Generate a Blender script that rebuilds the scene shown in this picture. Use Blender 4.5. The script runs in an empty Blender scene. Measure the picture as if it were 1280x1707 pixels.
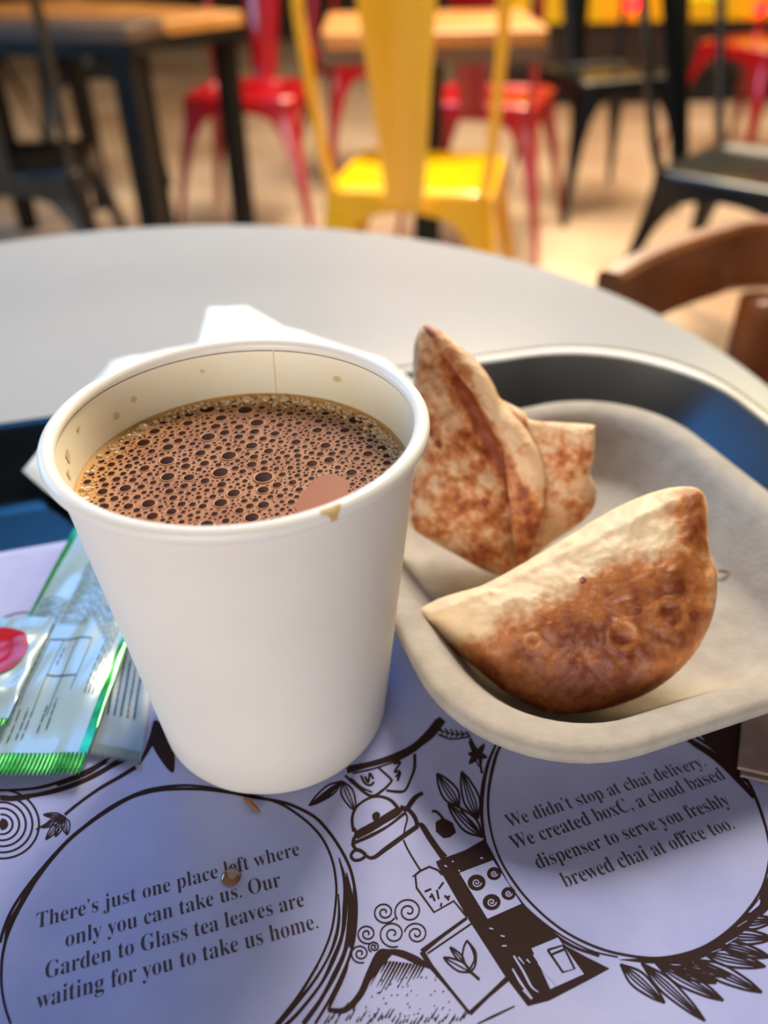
import bpy, bmesh, math, random
import numpy as np
from mathutils import Vector, Matrix, noise as mnoise
from mathutils.geometry import tessellate_polygon
random.seed(7); rng = np.random.default_rng(7)
SC = bpy.context.scene; COL = SC.collection
R = math.radians

# ------------------------------------------------------------------ camera
F_PX, PITCH, ROLL = 1400.11, 0.6287, -0.0202
CAM = np.array([0.03021, -0.15382, 0.17527])
_d = np.array([0, math.cos(PITCH), -math.sin(PITCH)]); _r = np.array([1., 0, 0]); _u = np.cross(_r, _d)
_c, _s = math.cos(ROLL), math.sin(ROLL)
CR, CU, CD = _c*_r + _s*_u, -_s*_r + _c*_u, _d
cd = bpy.data.cameras.new('camera'); cam = bpy.data.objects.new('camera', cd); COL.objects.link(cam)
M = Matrix.Identity(4)
for i in range(3):
    M[i][0], M[i][1], M[i][2], M[i][3] = CR[i], CU[i], -CD[i], CAM[i]
cam.matrix_world = M
cd.sensor_fit = 'HORIZONTAL'; cd.sensor_width = 36.0; cd.lens = 36*F_PX/1280
cd.clip_start = 0.01; cd.clip_end = 60
cd.dof.use_dof = True; cd.dof.focus_distance = 0.186; cd.dof.aperture_fstop = 11.0
SC.camera = cam

# ------------------------------------------------------------------ world, lights, exposure
SC.view_settings.view_transform = 'Standard'; SC.view_settings.look = 'None'
SC.view_settings.gamma = 1; SC.view_settings.use_curve_mapping = False
SC.view_settings.exposure = 0.0
w = bpy.data.worlds.new('world'); SC.world = w; w.use_nodes = True
bg = w.node_tree.nodes['Background']; bg.inputs[0].default_value = (0.62, 0.68, 0.85, 1); bg.inputs[1].default_value = 0.25
SC.cycles.use_denoising = True
SC.cycles.max_bounces = 8

def area(name, loc, target, size, size_y, energy, color):
    l = bpy.data.lights.new(name, 'AREA'); l.shape = 'RECTANGLE'; l.size = size; l.size_y = size_y
    l.energy = energy; l.color = color
    o = bpy.data.objects.new(name, l); COL.objects.link(o); o.location = loc
    o.rotation_euler = (Vector(target) - Vector(loc)).to_track_quat('-Z', 'Y').to_euler()
    return o
area('ceiling_panel_light', (0.42, 1.10, 1.40), (0.06, 0.03, 0), 0.5, 0.45, 33, (1.0, 0.90, 0.77))
area('skylight', (-0.72, 1.75, 1.85), (0.15, 0.12, 0), 0.85, 0.85, 20, (0.06, 0.36, 1.0))
area('hall_ceiling_light', (1.0, 3.6, 1.90), (0.3, 3.2, -0.7), 2.6, 2.4, 165, (1.0, 0.80, 0.55))
l_ = area('chair_fill_light', (0.45, 2.3, 1.95), (0.15, 1.85, -0.4), 0.5, 0.5, 28, (1.0, 0.86, 0.60)); l_.data.spread = R(80)  # added fill that brightens the yellow chair, no known fixture
area('left_window_light', (-2.6, 1.4, 0.55), (0.0, 0.3, 0.0), 1.6, 1.0, 44, (0.24, 0.60, 1.0))
area('right_hall_light', (1.9, 2.2, 0.9), (0.1, 0.2, 0.0), 1.0, 0.8, 16, (1.0, 0.88, 0.40))
area('front_fill_light', (-0.45, -1.7, 0.38), (0, 0, 0.05), 1.4, 0.7, 27, (1.0, 0.93, 0.88))  # added warm fill for the cup front, stands for no real window

# ------------------------------------------------------------------ helpers
def lin(h):
    h = h.lstrip('#'); v = [int(h[i:i+2], 16)/255 for i in (0, 2, 4)]
    return tuple(((x+0.055)/1.055)**2.4 if x > 0.04045 else x/12.92 for x in v) + (1,)

def at(px, py, z=0.0):
    v = CD + ((px-640)/F_PX)*CR - ((py-853.5)/F_PX)*CU
    return CAM + v*((z-CAM[2])/v[2])

def at_plane(px, py, P0, n):
    v = CD + ((px-640)/F_PX)*CR - ((py-853.5)/F_PX)*CU
    return CAM + v*(np.dot(P0-CAM, n)/np.dot(v, n))

def mat(name, color, rough=0.5, metal=0.0, spec=0.5, noise=None, bump=None, emit=None, coat=0.0, sss=0.0, trans=0.0):
    """noise=(color2, scale, lo, hi, detail); bump=(scale, strength, distance)"""
    m = bpy.data.materials.new(name); m.use_nodes = True; nt = m.node_tree; b = nt.nodes['Principled BSDF']
    b.inputs['Base Color'].default_value = lin(color); b.inputs['Roughness'].default_value = rough
    b.inputs['Metallic'].default_value = metal; b.inputs['Specular IOR Level'].default_value = spec
    b.inputs['Coat Weight'].default_value = coat; b.inputs['Coat Roughness'].default_value = 0.08
    if sss:
        b.inputs['Subsurface Weight'].default_value = sss; b.inputs['Subsurface Scale'].default_value = 0.004
        b.inputs['Subsurface Radius'].default_value = (1, .6, .35)
    if trans: b.inputs['Transmission Weight'].default_value = trans
    tc = nt.nodes.new('ShaderNodeTexCoord')
    if noise:
        n = nt.nodes.new('ShaderNodeTexNoise'); n.inputs['Scale'].default_value = noise[1]
        n.inputs['Detail'].default_value = noise[4] if len(noise) > 4 else 4
        nt.links.new(tc.outputs['Object'], n.inputs['Vector'])
        r = nt.nodes.new('ShaderNodeValToRGB'); e = r.color_ramp.elements
        e[0].position, e[1].position = noise[2], noise[3]; e[0].color, e[1].color = lin(color), lin(noise[0])
        nt.links.new(n.outputs['Fac'], r.inputs['Fac']); nt.links.new(r.outputs['Color'], b.inputs['Base Color'])
    if bump:
        n2 = nt.nodes.new('ShaderNodeTexNoise'); n2.inputs['Scale'].default_value = bump[0]; n2.inputs['Detail'].default_value = 5
        nt.links.new(tc.outputs['Object'], n2.inputs['Vector'])
        bp = nt.nodes.new('ShaderNodeBump'); bp.inputs['Strength'].default_value = bump[1]; bp.inputs['Distance'].default_value = bump[2]
        nt.links.new(n2.outputs['Fac'], bp.inputs['Height']); nt.links.new(bp.outputs['Normal'], b.inputs['Normal'])
    if emit:
        b.inputs['Emission Color'].default_value = lin(emit[0]); b.inputs['Emission Strength'].default_value = emit[1]
    return m

def link(name, me, m=None, parent=None, smooth=True):
    o = bpy.data.objects.new(name, me); COL.objects.link(o)
    if m is not None:
        me.materials.clear(); me.materials.append(m)
    if smooth:
        me.polygons.foreach_set('use_smooth', [True]*len(me.polygons))
    if parent is not None: o.parent = parent
    return o

def obj(name, verts, faces, m=None, parent=None, smooth=True, recalc=True):
    me = bpy.data.meshes.new(name); me.from_pydata([tuple(map(float, v)) for v in verts], [], faces)
    if recalc:
        bm = bmesh.new(); bm.from_mesh(me); bmesh.ops.recalc_face_normals(bm, faces=bm.faces); bm.to_mesh(me); bm.free()
    me.update()
    return link(name, me, m, parent, smooth)

def thing(name, label, cat, loc=(0, 0, 0), rotz=0.0, group=None):
    o = bpy.data.objects.new(name, None); COL.objects.link(o); o.empty_display_size = 0.02
    o.location = loc; o.rotation_euler = (0, 0, rotz); o['label'] = label; o['category'] = cat
    if group: o['group'] = group
    return o

def tag(o, label, cat, group=None):
    o['label'] = label; o['category'] = cat
    if group: o['group'] = group
    return o

def autosmooth(o, ang=40):
    me = o.data
    bm = bmesh.new(); bm.from_mesh(me)
    for e in bm.edges:
        if len(e.link_faces) == 2 and e.calc_face_angle(0) > R(ang): e.smooth = False
    bm.to_mesh(me); bm.free()

class MB:
    """collects simple shapes into one mesh"""
    def __init__(self): self.v = []; self.f = []
    def add(self, v, f):
        n = len(self.v); self.v += [tuple(map(float, q)) for q in v]; self.f += [tuple(i+n for i in q) for q in f]
    def box(self, lo, hi, rot=None, about=(0, 0, 0)):
        x0, y0, z0 = lo; x1, y1, z1 = hi
        v = [(x0,y0,z0),(x1,y0,z0),(x1,y1,z0),(x0,y1,z0),(x0,y0,z1),(x1,y0,z1),(x1,y1,z1),(x0,y1,z1)]
        if rot is not None: v = [tuple(rot @ Vector(q)) for q in v]
        v = [(a+about[0], b+about[1], c+about[2]) for a, b, c in v]
        self.add(v, [(0,3,2,1),(4,5,6,7),(0,1,5,4),(1,2,6,5),(2,3,7,6),(3,0,4,7)])
    def loft(self, rings, closed=True, cap=True):
        n = len(rings[0]); v = [q for r in rings for q in r]; f = []
        for i in range(len(rings)-1):
            for j in range(n if closed else n-1):
                k = (j+1) % n
                f.append((i*n+j, i*n+k, (i+1)*n+k, (i+1)*n+j))
        if cap:
            f.append(tuple(range(n))[::-1]); f.append(tuple((len(rings)-1)*n+j for j in range(n)))
        self.add(v, f)
    def tube(self, pts, rad, n=10):
        pts = [Vector(p) for p in pts]; rings = []
        up = None
        for i, p in enumerate(pts):
            t = (pts[min(i+1, len(pts)-1)] - pts[max(i-1, 0)]).normalized()
            if up is None:
                up = t.orthogonal().normalized()
            else:
                up = (up - t*up.dot(t)).normalized()
            b = t.cross(up); rr = rad[i] if isinstance(rad, (list, tuple)) else rad
            rings.append([p + (up*math.cos(a) + b*math.sin(a))*rr for a in [2*math.pi*k/n for k in range(n)]])
        self.loft(rings)
    def lathe(self, prof, n=64, c=(0, 0, 0), cap=False):
        rings = [[(c[0]+r*math.cos(2*math.pi*k/n), c[1]+r*math.sin(2*math.pi*k/n), c[2]+z) for k in range(n)] for r, z in prof]
        self.loft(rings, cap=cap)
    def build(self, name, m, parent=None, smooth=True, ang=None):
        o = obj(name, self.v, self.f, m, parent, smooth)
        if ang: autosmooth(o, ang)
        return o

def catmull(pts, k=8, closed=False):
    P = [np.array(p, float) for p in pts]; n = len(P)
    if n < 3: return P
    out = []
    rngi = range(n if closed else n-1)
    for i in rngi:
        p0 = P[(i-1) % n] if closed or i > 0 else 2*P[0]-P[1]
        p1 = P[i]; p2 = P[(i+1) % n]
        p3 = P[(i+2) % n] if closed or i+2 < n else 2*P[-1]-P[-2]
        for j in range(k):
            t = j/k
            out.append(0.5*((2*p1)+(-p0+p2)*t+(2*p0-5*p1+4*p2-p3)*t*t+(-p0+3*p1-3*p2+p3)*t**3))
    if not closed: out.append(P[-1])
    return out

def rrect(x0, x1, y0, y1, r, n=10):
    """rounded rectangle outline, counter-clockwise; same vertex count whatever the size"""
    r = max(r, 1e-4); out = []
    for cx, cy, a0 in ((x1-r, y0+r, -90), (x1-r, y1-r, 0), (x0+r, y1-r, 90), (x0+r, y0+r, 180)):
        for k in range(n+1):
            a = R(a0 + 90*k/n); out.append((cx+r*math.cos(a), cy+r*math.sin(a)))
    return out

def rot2(p, a, c=(0, 0)):
    return (c[0]+p[0]*math.cos(a)-p[1]*math.sin(a), c[1]+p[0]*math.sin(a)+p[1]*math.cos(a))

# ------------------------------------------------------------------ room
FL = -0.764
ZT = -0.004                      # top of the white table
def struct(o): o['kind'] = 'structure'; return o
m_floor = mat('tan_concrete', '#cfb7a0', 0.42, noise=('#a88a72', 1.3, 0.38, 0.62, 6), bump=(18, .1, .01))
m_wall = mat('dark_painted_wall', '#2a201b', 0.7, noise=('#3a2b22', 3, .4, .6))
m_wall2 = mat('grey_plaster', '#6a6660', 0.8, noise=('#5c5853', 2, .4, .6))
mb = MB(); mb.box((-6, -3.2, FL-.1), (6, 8, FL)); struct(mb.build('floor', m_floor, smooth=False))
mb = MB(); mb.box((-6, 8, FL), (6, 8.15, 2.3)); struct(mb.build('wall_back', m_wall, smooth=False))
mb = MB(); mb.box((-6.15, -3.2, FL), (-6, 8, 2.3)); struct(mb.build('wall_left', m_wall2, smooth=False))
mb = MB(); mb.box((6, -3.2, FL), (6.15, 8, 2.3)); struct(mb.build('wall_right', m_wall2, smooth=False))
mb = MB(); mb.box((-6.15, -3.2, 2.3), (6.15, 8.15, 2.4)); struct(mb.build('ceiling', m_wall2, smooth=False))

# ------------------------------------------------------------------ round white table
m_white = mat('white_laminate', '#a5a7ab', 0.3, noise=('#aaacae', 9, .35, .65), bump=(260, .05, .0005))
m_dmetal = mat('dark_powder_coated_metal', '#0b0d0d', 0.45, spec=.3)
t = thing('round_table', 'round white laminate cafe table carrying the black tray', 'table', (-0.0919, 0.1358, FL))
H = ZT-FL; TR = 0.3035
mb = MB(); mb.lathe([(0, H-.026), (TR-.012, H-.026), (TR-.002, H-.021), (TR, H-.014), (TR, H-.006), (TR-.0015, H-.002), (TR-.005, H), (0, H)], 160)
mb.build('tabletop', m_white, t, ang=35)
mb = MB(); mb.lathe([(0, .02), (.035, .02), (.035, H-.04), (.1, H-.03), (.1, H-.026), (0, H-.026)], 32); mb.build('pedestal', m_dmetal, t, ang=35)
mb = MB(); mb.lathe([(0, 0), (.22, 0), (.22, .008), (.05, .022), (0, .024)], 48); mb.build('base', m_dmetal, t, ang=35)

# ------------------------------------------------------------------ serving tray
YAW = R(15.2)
m_tray = mat('dark_navy_plastic', '#05090c', 0.2, spec=.3, noise=('#070d11', 60, .4, .6), bump=(420, .03, .0003))
X0, X1, Y0, Y1, RC = -.225, .2045, -.170, .1545, .066
prof = [(.034, -.0040), (.010, -.0035), (.002, .0100), (0, .0140), (.0006, .0158), (.0016, .0165), (.0036, .0162), (.0075, .0148), (.0300, .0012), (.0340, -.0002), (.040, -.0006)]
rings = []
for d_, z in prof:
    rings.append([rot2(p, YAW) + (z,) for p in rrect(X0+d_, X1-d_, Y0+d_, Y1-d_, RC-d_*.7, 14)])
mb = MB(); mb.loft(rings)
tray = mb.build('serving_tray', m_tray, ang=50)
tag(tray, 'black plastic serving tray with raised sloping rim on the white table', 'tray')

# ------------------------------------------------------------------ printed placemat
m_paper = mat('lilac_white_paper', '#a3a7d0', 0.75, noise=('#969bc8', 55, .35, .7, 6), bump=(900, .12, .0004))
m_ink = mat('dark_brown_ink', '#2b1916', 0.8, spec=.2)
m_ink2 = mat('dark_brown_text_ink', '#3b2b31', 0.8)
PM = thing('placemat', 'lilac paper placemat with brown line drawings and chai text lining the tray', 'placemat')
PX0, PX1, PY0, PY1 = -.170, .160, -.128, .0922
nx, ny = 70, 50
V = []; Fc = []
for j in range(ny+1):
    for i in range(nx+1):
        x, y = PX0+(PX1-PX0)*i/nx, PY0+(PY1-PY0)*j/ny
        V.append(rot2((x, y), YAW)+(0.0,))
for j in range(ny):
    for i in range(nx):
        a = j*(nx+1)+i; Fc.append((a, a+1, a+nx+2, a+nx+1))
o = obj('paper_sheet', V, Fc, m_paper, PM); o.modifiers.new('thickness', 'SOLIDIFY').thickness = 0.0003; o.modifiers['thickness'].offset = -1

class Ink:
    def __init__(self, z): self.v = []; self.f = []; self.z = z; self.dz = 1.6e-7
    def line(self, pts, w=4, w1=None, k=6, closed=False, smooth=True):
        """ribbon along points given in photo pixels, w = width in pixels (tapering to w1)"""
        self.z += self.dz
        P = catmull(pts, k, closed) if smooth else [np.array(p, float) for p in pts]
        if closed: P = P+[P[0]]
        n = len(P); base = len(self.v)
        for i, p in enumerate(P):
            t = P[min(i+1, n-1)]-P[max(i-1, 0)]; l = np.hypot(*t); t = t/l if l > 1e-9 else np.array([1., 0])
            nrm = np.array([-t[1], t[0]])
            if isinstance(w, (list, tuple)):
                ww = float(np.interp(i/(n-1), np.linspace(0, 1, len(w)), w))
            else:
                ww = w if w1 is None else w+(w1-w)*i/(n-1)
            for s in (-.5, .5):
                q = p+nrm*ww*s; self.v.append(at(q[0], q[1], self.z))
        for i in range(n-1):
            a = base+2*i; self.f.append((a, a+1, a+3, a+2))
    def poly(self, pts, k=0):
        self.z += self.dz
        P = catmull(pts, k, True) if k else [np.array(p, float) for p in pts]
        base = len(self.v); W = [at(p[0], p[1], self.z) for p in P]; self.v += W
        for tri in tessellate_polygon([[Vector(q) for q in W]]): self.f.append(tuple(base+i for i in tri))
    def leaf(self, a, b, w, ribs=2, lw=3, fill=False):
        a = np.array(a, float); b = np.array(b, float); t = b-a; n = np.array([-t[1], t[0]])/max(np.hypot(*t), 1e-6)
        L = a+t*.35+n*w*.5; L2 = a+t*.75+n*w*.33; Rr = a+t*.35-n*w*.5; R2_ = a+t*.75-n*w*.33
        if fill: self.poly([a, L, L2, b, R2_, Rr], 5); return
        self.line([a, L, L2, b], lw); self.line([a, Rr, R2_, b], lw)
        for i in range(ribs):
            s = (i+1)/(ribs+1)*2-1
            self.line([a, a+t*.35+n*w*.42*s, a+t*.75+n*w*.25*s, a+t*.94], lw*.7)
    def spiral(self, c, r, turns=2.2, lw=2.6, sq=.92, ph=0):
        self.line([(c[0]+r*(1-.9*i/30)*math.cos(ph+turns*2*math.pi*i/30), c[1]+sq*r*(1-.9*i/30)*math.sin(ph+turns*2*math.pi*i/30)) for i in range(31)], lw, k=3)
    def build(self, name, m):
        o = obj(name, self.v, self.f, m, PM, smooth=False, recalc=False)
        bm = bmesh.new(); bm.from_mesh(o.data)
        for f in bm.faces:
            f.normal_update()
            if f.normal.z < 0: f.normal_flip()
        bm.to_mesh(o.data); bm.free(); return o

K1 = Ink(0.00005); PAP = Ink(0.00016); K2 = Ink(0.00020)
a2 = lambda X, Y: (500+X/3.2, 1180+Y/3.2)          # measured in enlarged crops of the photograph
a3 = lambda X, Y: (780+X/2.56, 1150+Y/2.56)
a1 = lambda X, Y: (X/2.0, 1280+Y/2.0)
a4 = lambda X, Y: (X/4.0, 1280+Y/4.0)
A = lambda f, *q: [f(*p) for p in q]
# left text circle
outer = A(a4, (0, 1165), (20, 1090), (60, 985), (120, 880), (200, 770), (300, 650), (390, 550), (480, 460), (560, 395), (640, 332), (750, 258), (860, 200), (980, 152), (1100, 128), (1200, 118), (1279, 118))
outer += A(a1, (700, 66), (760, 80), (830, 96), (880, 103), (960, 120), (1040, 158), (1085, 200), (1130, 262), (1165, 330), (1182, 400), (1188, 470), (1182, 560), (1165, 630), (1140, 690), (1100, 770), (1050, 854))
K1.line(outer, [5, 5, 6, 6, 7, 4, 4, 5, 5, 5, 5, 5])
inner = A(a4, (70, 1707), (35, 1600), (14, 1490), (8, 1400), (12, 1290), (26, 1200), (50, 1110), (100, 985), (160, 870), (220, 770), (310, 650), (430, 515), (560, 400), (700, 300), (860, 205), (980, 165), (1100, 145), (1279, 140))
inner += A(a1, (720, 76), (860, 98), (930, 118), (985, 150), (1040, 195), (1080, 245), (1108, 310), (1120, 380), (1120, 440), (1108, 530), (1085, 600), (1050, 670), (990, 765), (915, 860))
K1.line(inner, [4, 4, 5, 9, 4, 5, 5, 4, 4, 4, 4, 4])
K1.line(A(a4, (26, 1200), (60, 1050), (110, 960), (180, 820)), [2, 10, 9, 2])
for q, wd in (([(1130, 300), (1150, 380), (1150, 470), (1140, 560), (1110, 640), (1070, 720), (1000, 810), (950, 860)], [2, 7, 9, 6, 8, 5, 6, 7]),
              ([(1155, 350), (1168, 430), (1168, 520), (1150, 610), (1115, 690), (1070, 770), (1010, 854)], [2, 9, 12, 7, 9, 6, 8]),
              ([(1128, 420), (1130, 500), (1118, 570), (1090, 640), (1040, 720), (975, 800), (925, 858)], [2, 5, 6, 4, 5, 7, 7]),
              ([(1160, 560), (1140, 640), (1100, 720), (1060, 790), (1015, 856)], [3, 6, 5, 6, 4]),
              ([(1178, 400), (1182, 500), (1166, 600)], [2, 8, 3]), ([(1060, 660), (1000, 755), (930, 850)], [2, 5, 9])):
    K1.line(A(a1, *q), wd)
# swirl and sprig at the far left
for i, rr in enumerate((9, 18, 29, 40, 51, 62)):
    K1.line([(3+rr*1.0*math.cos(th), 1374+rr*.92*math.sin(th)) for th in np.linspace(-1.7, 1.75, 14)], [3.2, 3.8, 3])
K1.poly([(3+8*math.cos(t), 1374+7*math.sin(t)) for t in np.linspace(0, 6.2, 14)])
for b_, wd in (((76, 1400), 13), ((92, 1395), 12), ((70, 1380), 11), ((112, 1392), 14), ((72, 1358), 9)):
    K1.leaf((107, 1361), b_, wd, 2, 2.4)
K1.line([(108, 1358), (130, 1340), (165, 1315), (198, 1296), (226, 1279)], [5, 5, 6, 7])
K1.line([(60, 1383), (80, 1372), (106, 1362)], 3)
for q in ([(0, 1330), (70, 1322), (130, 1304), (170, 1284), (205, 1262)], [(0, 1318), (60, 1314), (110, 1300), (150, 1282), (185, 1262)], [(40, 1331), (100, 1318), (150, 1298), (190, 1276), (222, 1262)], [(95, 1310), (140, 1292), (178, 1270)]):
    K1.line(q, [3, 5, 6, 4])
K1.line([(0, 1330), (24, 1331), (50, 1327)], 9)
K1.leaf((258, 1200), (288, 1288), 34, 0, 3, True)
K1.line([(232, 1275), (250, 1240), (262, 1205)], [3, 10, 14])
# strip behind the sachets
K1.line([(0, 1032), (30, 1022), (62, 1022), (92, 1030)], [3, 2, 4]); K1.line([(92, 1030), (104, 1030)], 5)
# bits under the cup and the kettle
for q in ([(520, 1347), (545, 1326), (565, 1306), (574, 1298)],):
    K1.leaf((570, 1302), (515, 1343), 17, 2, 3); K1.line([(520, 1340), (545, 1324), (568, 1304)], [3, 9, 3])
K1.leaf((570, 1302), (592, 1352), 20, 2, 3)
K1.line(A(a2, (250, 335), (350, 310), (450, 285), (560, 245), (640, 190), (700, 140), (760, 60)), [10, 7, 7, 9, 11, 13, 14])
K1.line(A(a2, (280, 350), (400, 322), (520, 280), (610, 230), (690, 165)), 3)
K1.line(A(a2, (260, 315), (380, 290), (500, 250), (600, 200), (680, 125), (730, 60)), 4)
K1.line(A(a2, (240, 360), (300, 415), (380, 470), (440, 440), (485, 395), (480, 375), (420, 320)), [4, 5, 5, 4, 4, 4])
K1.line(A(a2, (270, 375), (330, 425), (385, 450)), 3)
K1.line(A(a2, (460, 440), (520, 447), (560, 440), (590, 380), (610, 320), (612, 245)), [4, 5, 4, 4, 5, 5])
for q in ([(325, 360), (345, 400), (375, 412), (395, 395)], [(345, 365), (365, 395), (372, 350), (392, 380)], [(500, 300), (535, 290), (505, 340), (535, 335)], [(510, 370), (535, 345), (520, 390)]):
    K1.line(A(a2, *q), 4)
# honeycomb edge and bud sprigs
K1.line(A(a2, (735, 140), (800, 165), (870, 160), (910, 150)), 3)
for i in range(6):
    K1.line(A(a2, (745+28*i, 105+4*i), (760+28*i, 130+3*i), (750+27*i, 155)), 2.4)
K1.line(A(a2, (740, 120), (820, 140), (900, 138)), 2.4)
for b_, wd in (((900, 175), 10), ((985, 190), 10), ((895, 245), 11), ((900, 300), 11), ((1000, 265), 10), ((960, 315), 9)):
    K1.leaf(a2(948, 250), a2(*b_), wd, 0, 2.6, wd > 9)
K1.line(A(a2, (905, 160), (935, 215), (950, 250), (962, 300), (970, 350)), 4)
# kettle
K1.line(A(a2, (285, 660), (278, 590), (300, 530), (360, 485), (420, 472), (480, 490), (520, 530)), [5, 5, 4, 4, 5, 6])
K1.line(A(a2, (290, 640), (300, 665), (325, 650), (400, 610), (470, 565), (530, 530)), 5)
K1.line(A(a2, (300, 690), (370, 650), (440, 610), (520, 560), (545, 535)), [7, 10, 8, 9, 5]); K1.line(A(a2, (290, 720), (380, 680), (470, 630), (560, 560)), [5, 6, 4, 5])
K1.line(A(a2, (310, 672), (400, 636), (480, 590)), 3)
K1.poly(A(a2, (385, 570), (410, 553), (428, 570), (415, 595), (392, 600)), 3)
K1.line(A(a2, (535, 525), (565, 540), (600, 495), (625, 470), (655, 455)), [6, 8, 9, 7, 6])
K1.line(A(a2, (540, 530), (580, 545), (610, 580), (622, 610), (625, 630)), 7)
K1.line(A(a2, (300, 665), (285, 735), (330, 770), (385, 800), (460, 750), (550, 685), (628, 630)), [5, 6, 4, 6, 8, 8, 8])
K1.line(A(a2, (280, 735), (285, 700), (300, 680)), 5)
K1.line(A(a2, (310, 757), (285, 765), (272, 790), (290, 812), (325, 808), (350, 785), (330, 765)), 5, closed=True)
K1.line(A(a2, (560, 555), (572, 590), (560, 640), (552, 690)), 3)
K1.line(A(a2, (552, 705), (575, 755), (610, 815), (645, 870)), 3)
# tea bag and its tag
K1.line(A(a2, (625, 625), (650, 628), (690, 690), (735, 755), (770, 800)), [4, 9, 10, 10, 12])
K1.poly(A(a2, (722, 610), (758, 590), (790, 600), (815, 615), (832, 665), (800, 690), (765, 695), (725, 660)))
K1.line(A(a2, (765, 595), (745, 570), (722, 552), (703, 552)), 4)
K1.line(A(a2, (610, 895), (640, 870), (690, 847), (735, 865), (760, 890)), 3.4, smooth=False)
K1.line(A(a2, (600, 900), (615, 895), (622, 960), (715, 1090), (820, 1030), (890, 1115)), 3.4, smooth=False)
for q in ([(665, 980), (700, 965)], [(740, 965), (765, 930)], [(700, 990), (720, 1030)], [(730, 970), (740, 1020)], [(750, 1060), (755, 1040)], [(780, 1010), (800, 1005)], [(770, 1000), (795, 1025)], [(690, 1010), (712, 1000)]):
    K1.line(A(a2, *q), 3.4, smooth=False)
# big leaves beside the right circle
K1.leaf(a2(850, 530), a2(730, 350), 26, 3, 3.4); K1.leaf(a2(950, 590), a2(862, 340), 26, 3, 3.4); K1.leaf(a2(975, 690), a2(788, 510), 27, 3, 3.4)
K1.line(A(a2, (850, 530), (900, 600), (975, 690)), 3)
# dark machine block
K1.poly(A(a2, (770, 800), (880, 760), (985, 700), (1040, 800), (1110, 930), (1190, 1040), (1260, 1120), (1330, 1190), (1420, 1270), (1530, 1330), (1650, 1390), (1560, 1440), (1330, 1560), (1215, 1590), (1100, 1440), (900, 1130), (735, 845), (725, 820)))
PAP.poly(A(a2, (850, 880), (1030, 812), (1180, 1045), (1000, 1125)))
PAP.poly(A(a2, (1235, 1283), (1375, 1225), (1515, 1420), (1335, 1500)))
for c, rr in (((942, 932), 15), ((1035, 884), 12), ((1022, 1036), 15), ((1112, 990), 12)):
    cx, cy = a2(*c); K2.poly([(cx+rr*math.cos(t), cy+rr*.9*math.sin(t)) for t in np.linspace(0, 6.2, 20)])
K3 = Ink(0.00024)
for c, rr in (((942, 932), 8), ((1035, 884), 6), ((1022, 1036), 8), ((1112, 990), 6)):
    cx, cy = a2(*c); K3.spiral((cx, cy), rr, 1.6, 1.8)
K2.line(A(a3, (340, 1110), (405, 1090), (455, 1190), (405, 1205), (340, 1110)), 4, smooth=False); K2.line(A(a3, (350, 1132), (408, 1108)), 4, smooth=False)
for q in ([(195, 1135), (235, 1200), (270, 1265), (300, 1290)], [(215, 1140), (240, 1170)], [(250, 1150), (265, 1165)], [(280, 1130), (330, 1200), (380, 1265)], [(190, 1190), (225, 1250), (275, 1318)], [(235, 1280), (270, 1320)], [(300, 1165), (345, 1230)]):
    K3.line(A(a3, *q), [3, 4, 1.5])
for _ in range(26):
    x, y = random.uniform(760, 1240), random.uniform(820, 1500)
for c in ((770, 840), (810, 818), (845, 865), (1070, 1215), (1078, 1270), (1010, 1175), (960, 800), (930, 850)):
    x, y = a2(*c); K3.line([(x, y), (x+random.uniform(2, 8), y+random.uniform(-2, 4))], 2.4, smooth=False)
# leaf card
K1.line(A(a2, (890, 1120), (760, 1215), (650, 1300)), [5, 6, 9], smooth=False); K1.line(A(a2, (650, 1300), (700, 1380), (800, 1500), (905, 1630)), [9, 8, 5, 5], smooth=False); K1.line(A(a2, (905, 1630), (1000, 1540), (1105, 1445)), [8, 6, 9], smooth=False)
K1.line(A(a2, (915, 1150), (790, 1235), (680, 1310)), 3, smooth=False)
K1.leaf(a2(910, 1410), a2(765, 1330), 16, 1, 3.2); K1.leaf(a2(905, 1395), a2(890, 1240), 20, 0, 3.4); K1.leaf(a2(880, 1360), a2(800, 1275), 9, 1, 3)
K1.line(A(a2, (890, 1240), (935, 1300), (935, 1370), (910, 1410)), 3.4); K1.line(A(a2, (905, 1405), (930, 1425), (957, 1450)), 4.5)
# steam curls
for c, rr, ph in (((450, 1090), 20, .5), ((580, 1085), 24, 2.5), ((358, 1205), 18, .9), ((495, 1205), 24, 1.2), ((620, 1205), 20, 3.3), ((322, 1310), 17, 1.2), ((395, 1275), 10, 2)):
    x, y = a2(*c); K1.spiral((x, y), rr, 2.0, 2.6, .95, ph)
# cup-shaped outline under the steam, with hatching
K1.line(A(a2, (700, 1385), (620, 1345), (540, 1310), (470, 1300), (420, 1310), (370, 1420), (320, 1530), (240, 1610), (150, 1612)), [6, 13, 12, 8, 9, 12, 11, 10, 7])
K1.poly(A(a2, (420, 1310), (500, 1305), (470, 1340), (390, 1440), (350, 1490), (300, 1540), (345, 1440)))
K1.line(A(a2, (150, 1612), (210, 1470), (240, 1400), (260, 1340)), [4, 9, 8, 3])
for i in range(14):
    x, y = 400+i*18, 1345+i*2; l = random.uniform(60, 170)
    K1.line(A(a2, (x+30, y), (x+30-l*.55, y+l)), [4.2, 1], smooth=False)
for i in range(40):
    x = 130+i*19; y = 1690-random.uniform(0, 40)*(1 if i > 12 else 2); l = random.uniform(20, 60)
    K1.line(A(a2, (x, y), (x+l*.6, y-l)), [3.4, 1], smooth=False)
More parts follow.
